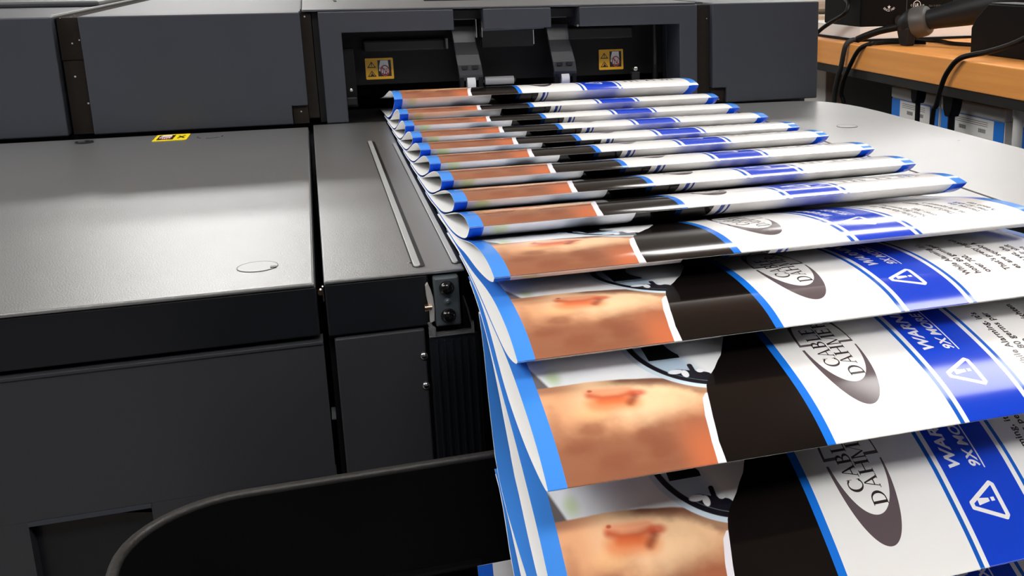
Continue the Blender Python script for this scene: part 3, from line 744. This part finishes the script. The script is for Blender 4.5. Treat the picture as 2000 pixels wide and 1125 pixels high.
def capring(parent, x, y, r, name='screw_cap', arc=True):
    b = MB(); n = 48; vs = []; fs = []
    for i in range(n):
        a = 2 * PI * i / n
        for rr, zz in ((r, .00005), (r, .00025), (r - .00055, .00025), (r - .00055, .00005)): vs.append((x + rr * math.cos(a), y + rr * math.sin(a), zz))
    for i in range(n):
        for k in range(4): fs.append((i * 4 + k, i * 4 + (k + 1) % 4, ((i + 1) % n) * 4 + (k + 1) % 4, ((i + 1) % n) * 4 + k))
    b.add(vs, fs, 'fascia'); b.cyl((x, y, .0000), (x, y, .00022), r - .0006, 'deck', 40)
    if arc: b.box(x + r * .62, x + r * .92, y - r * .5, y - r * .2, .0002, .0005, 'fascia')
    return b.build(name, parent, label='round flush cap with a dark outline')
capring(ca, -.0354, .5609, .0100)
MB().cyl((-.1936, 1.0338, .0), (-.1936, 1.0338, .0012), .0072, 'fascia', 32).cyl((-.1936, 1.0338, .0012), (-.1936, 1.0338, .0022), .0050, 'deckedge', 32).cyl((-.1905, 1.030, .0020), (-.1905, 1.030, .0026), .002, 'black', 12).build('screw_cap', ca, smooth=True, label='dark round plug near the back edge')
sticker(ca, 'warning_label', (-.1385, 1.0170, .0002), (1, 0, 0), (.02, 1, 0), .0275, .0365, 'single', 'bright yellow warning label lying on the cabinet top')
ar = MB()
for i in range(26):
    a = PI * (.95 + .02 * i * 2) if False else PI * (.9 + i * .045)
    if i in (1, 2, 9, 10, 11, 20, 21): continue
    ar.box(-.0925 + .0105 * math.cos(a) - .0004, -.0925 + .0105 * math.cos(a) + .0004, 1.030 + .0105 * math.sin(a) - .0004, 1.030 + .0105 * math.sin(a) + .0004, .0001, .0003, 'fascia')
ar.build('hand_drawn_arc', ca)

# ------------------------------------------------------------------ narrow middle cabinet
cb = empty('middle_cabinet', 'narrow grey cabinet with two long rails on top, left of the mailers', 'cabinet', (.03, .8, ZB))
MB().box(-.0040, .0640, DF + .001, DB + .012, -.0020, 0, 'deck').build('top_cover', cb, bevel=.0008, seg=3)
MB().box(-.0040, .0455, DF + .002, DF + .012, -.0290, -.0021, 'fascia').build('fascia', cb, bevel=.0008)
MB().box(-.0040, .0450, DF + .0125, DB, -.60, -.0021, 'black').box(.0450, .0620, DF + .0125, DB, -.60, -.0021, 'fascia').build('carcass', cb)
MB().box(-.0015, .0422, DF + .001, DF + .011, -.60, -.0303, 'panel2').build('door', cb, bevel=.0008)
MB().box(-.0062, -.0042, DF + .005, DF + .02, -.0745, -.0738, 'steelgrey').build('door_clip', cb)
MB().cyl((-.0058, DF + .003, -.0062), (-.0058, DF + .006, -.0062), .0014, 'gold', 12).box(-.0050, -.0044, DF + .002, DF + .004, -.0105, -.003, 'chrome').build('hinge_pin', cb, label='small brassy hinge pin')
def rail(x0, x1, y0, y1):
    r = (x1 - x0) / 2; cx = (x0 + x1) / 2; P = []
    for i in range(9): a = PI + PI * i / 8; P.append((cx + r * math.cos(a), y0 + r + r * math.sin(a)))
    for i in range(9): a = PI * i / 8; P.append((cx + r * math.cos(a), y1 - r + r * math.sin(a)))
    MB().prism([(px + .0008 * (1 if px > cx else 0), py) for px, py in P], .00005, .0003, 'fascia').build('slot', cb)
    return MB().prism([(cx + (px - cx) * .62 - .0004, py) for px, py in P], .0003, .0012, 'groove').build('deck_rail', cb, bevel=.0003, label='raised light grey guide rail')
rail(.0392, .0447, .5300, .945); rail(.0588, .0636, .530, .925)
MB().cyl((.0385, .5395, 0), (.0385, .5395, .0008), .0009, 'chrome', 10).build('rivet', cb)
# latch with two black stops
mg = MB().box(.0478, .0604, DF - .0030, DF + .004, -.0288, -.0030, 'steelgrey').build('latch_plate', cb, bevel=.0009, label='grey steel plate with two black stops')
for zz in (-.0086, -.0232):
    MB().rev((.0541, DF - .0029, zz), (.0541, DF - .02, zz), [(0, .0038), (.0010, .0038), (.0024, .0032), (.0034, .0020), (.0037, .0003)], 'knob', 28).build('rubber_stop', mg, smooth=True, label='round black stop')
MB().rev((.0541, DF - .0031, -.0158), (.0541, DF - .02, -.0158), [(0, .0019), (.0004, .0019), (.0005, .0013), (.0011, .0006)], 'steelgrey', 20).build('screw', mg, smooth=True)
MB().prism([(.0438, -.0065), (.0450, -.0052), (.0462, -.0085), (.0472, -.0130), (.0476, -.0190), (.0472, -.0255), (.0450, -.0265), (.0450, -.019), (.0440, -.0125)], DF - .0028, DF + .0005, 'clip', 'y').build('clip_spring', cb, bevel=.0003, label='curved chrome clip')
MB().cyl((.0428, DF - .0030, -.0178), (.0462, DF - .0030, -.0178), .0013, 'gold', 14).cyl((.0436, DF - .003, -.0162), (.0436, DF - .003, -.0195), .0010, 'gold', 10).build('clip_pin', cb, smooth=True)
MB().tube([(.0445, DF - .002, -.0262), (.0452, DF - .002, -.0285), (.0466, DF - .002, -.0296), (.0468, DF - .002, -.0330)], .0010, 'clear', 8).box(.0440, .0470, DF - .003, DF, -.034, -.029, 'clear').build('clip_foot', cb, smooth=True)
# ribbed cable cover
rb = MB().box(.0440, .0695, DF + .0000, DF + .012, -.60, -.0345, 'fascia').build('ribbed_cover', cb, bevel=.001, label='black ribbed cable cover')
r2 = MB()
for i in range(6): xx = .0472 + i * .0038; r2.box(xx, xx + .0012, DF - .0009, DF, -.60, -.0370, 'fascia')
r2.build('rib', rb, bevel=.0003)['kind'] = 'stuff'
MB().box(.0465, .0660, DF - .0015, DF + .002, -.0345, -.0330, 'clear').box(.0655, .0668, DF - .002, DF + .001, -.0345, -.0285, 'clear').tube([(.0622, DF - .001, -.0140), (.0642, DF - .001, -.0215), (.0655, DF - .001, -.0290)], .0005, 'chrome', 8).build('clear_window', rb, label='clear plastic window strip')
for zz in (-.0447, -.0610):
    MB().rev((.0410, DF + .0010, zz), (.0410, DF - .02, zz), [(0, .0020), (.0006, .0020), (.0012, .0015), (.0015, .0004)], 'chrome', 18).build('screw', cb, smooth=True, label='silver pan-head screw')
MB().box(.0641, .0800, DF + .02, 1.065, -.62, -.0080, 'black').build('side_wall', cb)

# ------------------------------------------------------------------ delivery deck under and right of the mailers
dk = empty('delivery_deck', 'wide silver grey delivery deck under and to the right of the mailers', 'delivery deck', (.3, .8, ZB))
MB().box(.0700, .4092, DF + .002, 1.0700, -.0022, -.0001, 'deck').build('centre_plate', dk, bevel=.0006)
MB().box(.4088, .4110, DF + .003, 1.055, -.0020, .0001, 'black').build('seam_gap', dk)
pts = [(.4108, DF), (.5458, DF), (.5458, .72)] + [(.5474, .86), (.5485, .950), (.5472, .985), (.5440, 1.005), (.5395, 1.022), (.5330, 1.036), (.5245, 1.0470), (.512, 1.054), (.498, 1.0575), (.4108, 1.0640)]
MB().prism(pts, -.0120, -.0001, 'deck').build('right_plate', dk, bevel=.0012, seg=3)
MB().box(.0805, .5400, DF + .014, 1.050, -.60, -.0125, 'black').box(.0700, .5458, DF + .0125, DF + .0139, -.60, -.0125, 'fascia').build('deck_body', dk)
capring(dk, .4675 * 0 + .4680, .8700, .0098, arc=False)
MB().cyl((.5195 * .375 / .375, .7635, 0), (.5195, .7635, .0004), .0012, 'label_w', 10).build('paint_chip', dk)

# ------------------------------------------------------------------ black bin
bn = empty('catch_bin', 'black plastic catch bin with a rounded corner rim, below the cabinets in front', 'bin', (.12, .3, -.62))
rim = []
RZ = -.0755; X0, X1, Y0, Y1, RR = -.0890, .3700, -.05, .4600, .045
def rrect(x0, x1, y0, y1, r, z, n=10):
    P = []
    for cx, cy, a0 in ((x1 - r, y1 - r, 0), (x0 + r, y1 - r, PI / 2), (x0 + r, y0 + r, PI), (x1 - r, y0 + r, 1.5 * PI)):
        for i in range(n + 1): a = a0 + PI / 2 * i / n; P.append((cx + r * math.cos(a), cy + r * math.sin(a), z))
    return P
MB().tube(rrect(X0, X1, Y0, Y1, RR, RZ), .0022, 'binrim', 12, True).build('rim', bn, smooth=True, label='greyish worn bin rim')
def shell(levels, m_):
    b = MB(); n = len(levels[0]); vs = [p for l in levels for p in l]; fs = []
    for k in range(len(levels) - 1):
        for i in range(n): fs.append((k * n + i, k * n + (i + 1) % n, (k + 1) * n + (i + 1) % n, (k + 1) * n + i))
    fs.append(list(range((len(levels) - 1) * n, len(levels) * n)))
    b.add(vs, fs, m_); return b
inner = [rrect(X0 + .002, X1 - .002, Y0 + .002, Y1 - .002, RR - .002, RZ), rrect(X0 + .006, X1 - .006, Y0 + .006, Y1 - .006, RR - .004, -.185), rrect(X0 + .010, X1 - .010, Y0 + .010, Y1 - .010, RR - .008, -.190)]
outer = [rrect(X0 - .001, X1 + .001, Y0 - .001, Y1 + .001, RR, RZ), rrect(X0 + .003, X1 - .003, Y0 + .003, Y1 - .003, RR - .002, -.62)]
bs = shell(inner, 'bin'); o2 = shell(outer, 'bin'); bs.add(o2.v, o2.f, 'bin'); bs.build('shell', bn, smooth=True)
MB().box(-.080, .0560, .4475, .4535, -.1262, -.1240, 'bin').build('inner_ledge', bn, bevel=.0012)

# the mailer lying in the bin
t = empty('loose_mailer', 'mailer standing in the black bin, only its dark blue and white corner showing', 'mailer', (.05, .36, -.182))
st = panel_mesh('printed_sheet', [(.4230, -.1880), (.4330, -.155), (.4425, -.1215)], 1, 0, 0, M['back'], None, t, (.0615, .36, -.182), 0)

# ------------------------------------------------------------------ workbench at the right
tb = empty('workbench', 'workbench with a thick honey coloured wooden top, right of the printer', 'workbench', (1.5, 1.9, FLOOR_Z))
MB().box(.900, 2.3, .60, 3.3, -.0345, .0085, 'wood').build('bench_top', tb, bevel=.0022, seg=3, label='thick wooden bench top')
MB().box(.9030, .9330, .60, 3.3, -.0490, -.0350, 'rack').box(2.26, 2.29, .60, 3.3, -.0490, -.035, 'rack').build('rail', tb)
for x, y in ((.93, .7), (.93, 3.2), (2.26, .7), (2.26, 3.2)): MB().box(x, x + .035, y, y + .035, FLOOR_Z, -.0492, 'rack').build('leg', tb)
MB().box(.9800, 2.2, .66, 3.24, -.275, -.262, 'rack').build('shelf', tb)
for x0, x1, y0, y1 in ((.9330, .9800, .7, .735), (.9330, .98, 3.2, 3.235)): MB().box(x0, x1, y0, y1, -.275, -.262, 'rack').build('shelf_bracket', tb)
bd = empty('scale_box', 'low white box with a black foot under the tall black box on the workbench', 'box', (1.05, 1.8, .0088))
MB().box(.9390, 1.200, 1.7080, 1.95, .0128, .0350, 'white').build('body', bd, bevel=.0008)
MB().box(.9360, 1.204, 1.7050, 1.954, .0088, .0126, 'blackcase').build('foot', bd)
pw = empty('power_supply_box', 'tall black box standing on the white base, white star and round lettering on its front', 'box', (1.05, 1.8, .0354))
MB().box(.9392, 1.200, 1.7078, 1.852, .0354, .32, 'blackcase').build('case', pw, bevel=.003)
SC = 1.7076 / 1.8856
def cs(p): return (p[0] * SC, p[1] * SC, .15 + (p[2] - .15) * SC)
def flat_text(text, size, O, U, V, m_, off=0, shear=0, name='lettering', parent=None, arc=None):
    tr = font_tris(text, size, shear, off); O = Vector(O); U = Vector(U); V = Vector(V); N = U.cross(V); b = MB()
    xs = [p[0] for t_ in tr for p in t_]; cx = (min(xs) + max(xs)) / 2
    for t_ in tr:
        ps = []
        for x, y in t_:
            if arc: a = (x - cx) / arc; rr = arc - y; q = O + U * (rr * math.sin(a)) - V * (rr * math.cos(a))
            else: q = O + U * x + V * y
            ps.append(q + N * .0003)
        b.add(ps, [(0, 1, 2)], m_)
    return b.build(name, parent)
wt = MB(); sx, sz = .9966, .0694
ps = []
for i in range(10):
    a = PI / 2 + i * PI / 5; r = .0038 if i % 2 == 0 else .0016; ps.append((sx + r * math.cos(a), 1.7073, sz + r * math.sin(a)))
for i in range(10): wt.add([(sx, 1.7073, sz), ps[i], ps[(i + 1) % 10]], [(0, 1, 2)], 'ink_white')
wt.build('star', pw, label='small white star')
flat_text('SINCE 1981', .0059, (sx, 1.7073, sz + .0090), (1, 0, 0), (0, 0, 1), 'ink_white', parent=pw, arc=.0168)
pl = MB()
def frame2(b, x0, x1, z0, z1, y, t_, m_):
    b.box(x0, x1, y - .0003, y, z0, z0 + t_, m_).box(x0, x1, y - .0003, y, z1 - t_, z1, m_).box(x0, x0 + t_, y - .0003, y, z0 + t_, z1 - t_, m_).box(x1 - t_, x1, y - .0003, y, z0 + t_, z1 - t_, m_)
frame2(pl, 1.0330, 1.1330, .0560, .115, 1.7076, .0007, 'greyink')
ring2 = MB()
k = 24
for i in range(k):
    a = 2 * PI * i / k; c = 2 * PI * (i + 1) / k; cx, cz = 1.0545, .0722
    pl.add([(cx + .0082 * math.cos(a), 1.7070, cz + .0082 * math.sin(a)), (cx + .0082 * math.cos(c), 1.7070, cz + .0082 * math.sin(c)), (cx + .0070 * math.cos(c), 1.7070, cz + .0070 * math.sin(c)), (cx + .0070 * math.cos(a), 1.7070, cz + .0070 * math.sin(a))], [(0, 1, 2, 3)], 'ink_white')
plate = pl.build('rating_plate', pw)
flat_text('UL', .0080, (1.0495, 1.7070, .0695), (1, 0, 0), (0, 0, 1), 'ink_white', .0002, parent=plate)
flat_text('C', .0050, (1.0410, 1.7070, .0700), (1, 0, 0), (0, 0, 1), 'ink_white', parent=plate)
flat_text('US', .0045, (1.0645, 1.7070, .0700), (1, 0, 0), (0, 0, 1), 'ink_white', parent=plate)
flat_text('LISTED', .0046, (1.0470, 1.7070, .0590), (1, 0, 0), (0, 0, 1), 'ink_white', parent=plate)
flat_text('Elgin, IL 60120', .0042, (1.0800, 1.7070, .0690), (1, 0, 0), (0, 0, 1), 'greyink', parent=plate)
MB().cyl((1.0179, 1.7077, .0450), (1.0179, 1.7050, .0450), .0095, 'tool', 28).build('round_plug', pw, smooth=True)
MB().box(.9386, .9393, 1.800, 1.809, .082, .092, 'chrome').cyl((.9390, 1.790, .089), (.9365, 1.790, .089), .0054, 'tool', 20).build('socket', pw)
# handheld tool
hh = empty('handheld_tool', 'dark handheld tool with a grey collar lying across the workbench', 'tool', (.975, 1.59, .0088))
A = Vector((.966, 1.6200, .0400)); B = Vector((1.090, 1.440, .0915)); D = (B - A).normalized()
MB().rev(A, B, [(0, .0075), (.006, .0150), (.018, .0225), (.026, .0255), (.030, .0258)], 'tool', 28).build('nose', hh, smooth=True)
MB().rev(A, B, [(.0302, .0262), (.034, .0270), (.050, .0262), (.056, .0235), (.058, .019)], 'toolgrey', 28).build('collar', hh, smooth=True, label='light grey collar ring')
MB().rev(A, B, [(.0580, .0170), (.072, .0180), (.100, .0212), (.125, .0240), (.160, .0262), (.200, .0270), (.260, .0275), (.285, .025)], 'tool', 28).build('grip', hh, smooth=True)
MB().prism([(1.620, .0400), (1.580, .0400), (1.584, .0088), (1.606, .0088)], .960, .978, 'tool', 'x').build('trigger_foot', hh, bevel=.003)
MB().box(1.040, 1.056, 1.480, 1.500, .0960, .1040, 'red').build('switch', hh, bevel=.002, label='red switch')
MB().tube(catmull([(.968, 1.616, .0400), (.945, 1.644, .0320), (.928, 1.665, .0225), (.920, 1.682, .0150)]), [.0062] * 25, 'cable', 14).build('strain_relief', hh, smooth=True)
def cable(name, label, pts, r, m_='cable'):
    return tag(MB().tube(catmull(pts, 8), r, m_, 12).build(name, smooth=True), label, 'cable')
cable('power_cable', 'grey cable hanging over the wooden bench edge, nearest the printer', [(.9195, 1.684, .0140), (.908, 1.680, .0140), (.8935, 1.676, .0050), (.8905, 1.685, -.032), (.8905, 1.700, -.061), (.893, 1.713, -.10), (.90, 1.72, -.20), (.92, 1.73, -.40)], .0045, 'cablegrey')
cable('power_cable', 'black cable hanging over the wooden bench edge, just right of the grey one', [(1.01, 1.60, .0130), (.960, 1.630, .0128), (.925, 1.622, .0128), (.908, 1.612, .0128), (.8938, 1.627, .0020), (.8905, 1.653, -.029), (.8905, 1.674, -.056), (.893, 1.686, -.083), (.90, 1.683, -.11), (.93, 1.66, -.30)], .0040)
cable('power_cable', 'black cable dropping from the low black case over the bench edge, at the far right', [(.9795, 1.270, .0480), (.950, 1.280, .0330), (.920, 1.295, .0220), (.8935, 1.320, .0125), (.8892, 1.344, -.008), (.8890, 1.360, -.032), (.8905, 1.373, -.062), (.893, 1.387, -.095), (.90, 1.40, -.30)], .0040)
cable('power_cable', 'thin black cable curling down from the tall black box beside the printer', [(.9380, 1.790, .089), (.925, 1.730, .078), (.912, 1.716, .0600), (.910, 1.763, .0426), (.905, 1.798, .0260), (.8950, 1.812, .0080), (.8905, 1.816, -.020), (.892, 1.82, -.10)], .0038)
cable('power_cable', 'black cable lying in a flat loop on the wood behind the handheld tool', [(1.03, 1.66, .0125), (1.05, 1.62, .0125), (1.04, 1.56, .0125), (1.06, 1.50, .0125), (1.05, 1.46, .0125)], .0036)
lc = empty('low_black_case', 'low black case with a sloped edge at the far right of the workbench', 'case', (1.0, 1.25, .0088))
MB().prism([(1.424, .0088), (1.08, .0088), (1.08, .0852), (1.384, .0860), (1.414, .0635), (1.425, .048)], .980, 1.028, 'blackcase', 'x').build('case', lc, bevel=.002)
MB().box(.9820, 1.026, 1.10, 1.380, .0864, .0882, 'tool').build('lid', lc, bevel=.001)
# things under and behind the bench top
for y, zt, zb, lab in ((1.487, -.0495, -.125, 'black plug hanging under the bench rail, left of the hanging cable'), (1.389, -.0495, -.130, 'larger black plug hanging under the bench rail, right of the hanging cable')):
    p = empty('hanging_plug', lab, 'plug', (.93, y, zb)); s_ = 1.0 if y > 1.45 else 1.35
    MB().prism([(y - .013 * s_, zt), (y + .011 * s_, zt), (y + .009 * s_, zt - .018 * s_), (y + .005 * s_, zt - .026 * s_), (y - .005 * s_, zt - .026 * s_), (y - .009 * s_, zt - .018 * s_)], .920, .938, 'blackcase', 'x').build('plug_body', p, bevel=.002)
    MB().tube([(.929, y, zt - .026 * s_), (.929, y, zt - .06), (.93, y + .003, zt - .2)], .0042 * s_, 'cable', 10).build('cord', p, smooth=True)
cart = [(1.4740, 1.6240, 'farthest white and blue carton under the bench, beside the black tub'), (1.2980, 1.4670, 'middle white and blue carton under the bench, large pale label on it'), (1.1020, 1.2740, 'nearest white and blue carton under the bench, cut by the right edge')]
for y0, y1, lab in cart:
    c = empty('paper_carton', lab, 'box', (1.1, (y0 + y1) / 2, -.262), group='white and blue cartons under the bench')
    MB().box(.9620, 1.26, y0, y1, -.2615, -.0835, 'boxwhite').build('carton_body', c, bevel=.001)
    MB().box(.9595, 1.263, y0 - .001, y1 + .001, -.0830, -.0640, 'boxwhite').build('lid', c, bevel=.003)
    MB().box(.9608, .9619, y0 + .001, y1 - .001, -.2610, -.0840, 'boxblue').build('blue_print', c, label='blue printed front')
    lb = MB().box(.9600, .9607, y0 + .025, y1 - .030, -.1140, -.0850, 'boxwhite')
    for k in range(3): lb.box(.9596, .96, y0 + .04, y1 - .038, -.0900 - k * .0030, -.0893 - k * .0030, 'greyink')
    for yy in (y0 + .045, y1 - .072):
        for k in range(7): lb.box(.9596, .96, yy + k * .0027, yy + k * .0027 + .0014, -.1065, -.1005, 'greyink')
    lb.build('address_label', c)
pp = MB().cyl((.9440, 1.2440, -.2615), (.9440, 1.2440, -.0490), .0072, 'pvc', 20).cyl((.9440, 1.2440, -.0680), (.9440, 1.2440, -.0492), .0086, 'pvc', 20).build('pipe', smooth=True)
tag(pp, 'upright white plastic pipe in front of the cartons under the bench', 'pipe')
bb_ = MB().box(1.08, 1.10, 1.905, 2.05, -.2615, -.053, 'cardboard').build('brown_board', bevel=.001)
tag(bb_, 'dark brown board standing on the shelf under the bench', 'board')
MB().box(2.20, 2.22, .66, 3.24, -.2618, -.0500, 'blackcase').build('rear_blackout', tb)  # dark sheet added to black out the bright view under the bench
MB().box(1.0, 2.19, 3.20, 3.24, -.2618, -.0500, 'blackcase').build('end_panel', tb)
gb = MB().box(1.06, 1.20, 2.075, 2.22, -.2615, -.055, 'boxwhite').build('grey_carton', bevel=.002)
tag(gb, 'pale carton just visible under the bench beside the printer', 'box')
tg = MB().box(1.00, 1.40, 1.640, 1.890, -.2615, -.053, 'blackcase').build('black_tub', bevel=.01)
tag(tg, 'black tub in the shade behind the farthest carton', 'tub')
bs2 = MB().box(1.02, 1.50, 2.02, 2.30, .0090, .040, 'beige').cyl((1.00, 2.06, .072), (1.45, 2.06, .072), .020, 'pvc', 20).cyl((1.00, 2.10, .052), (1.45, 2.10, .052), .012, 'beige', 20).build('white_dispenser', bevel=.002, smooth=False)
tag(bs2, 'beige and white equipment behind the tall black box', 'equipment')
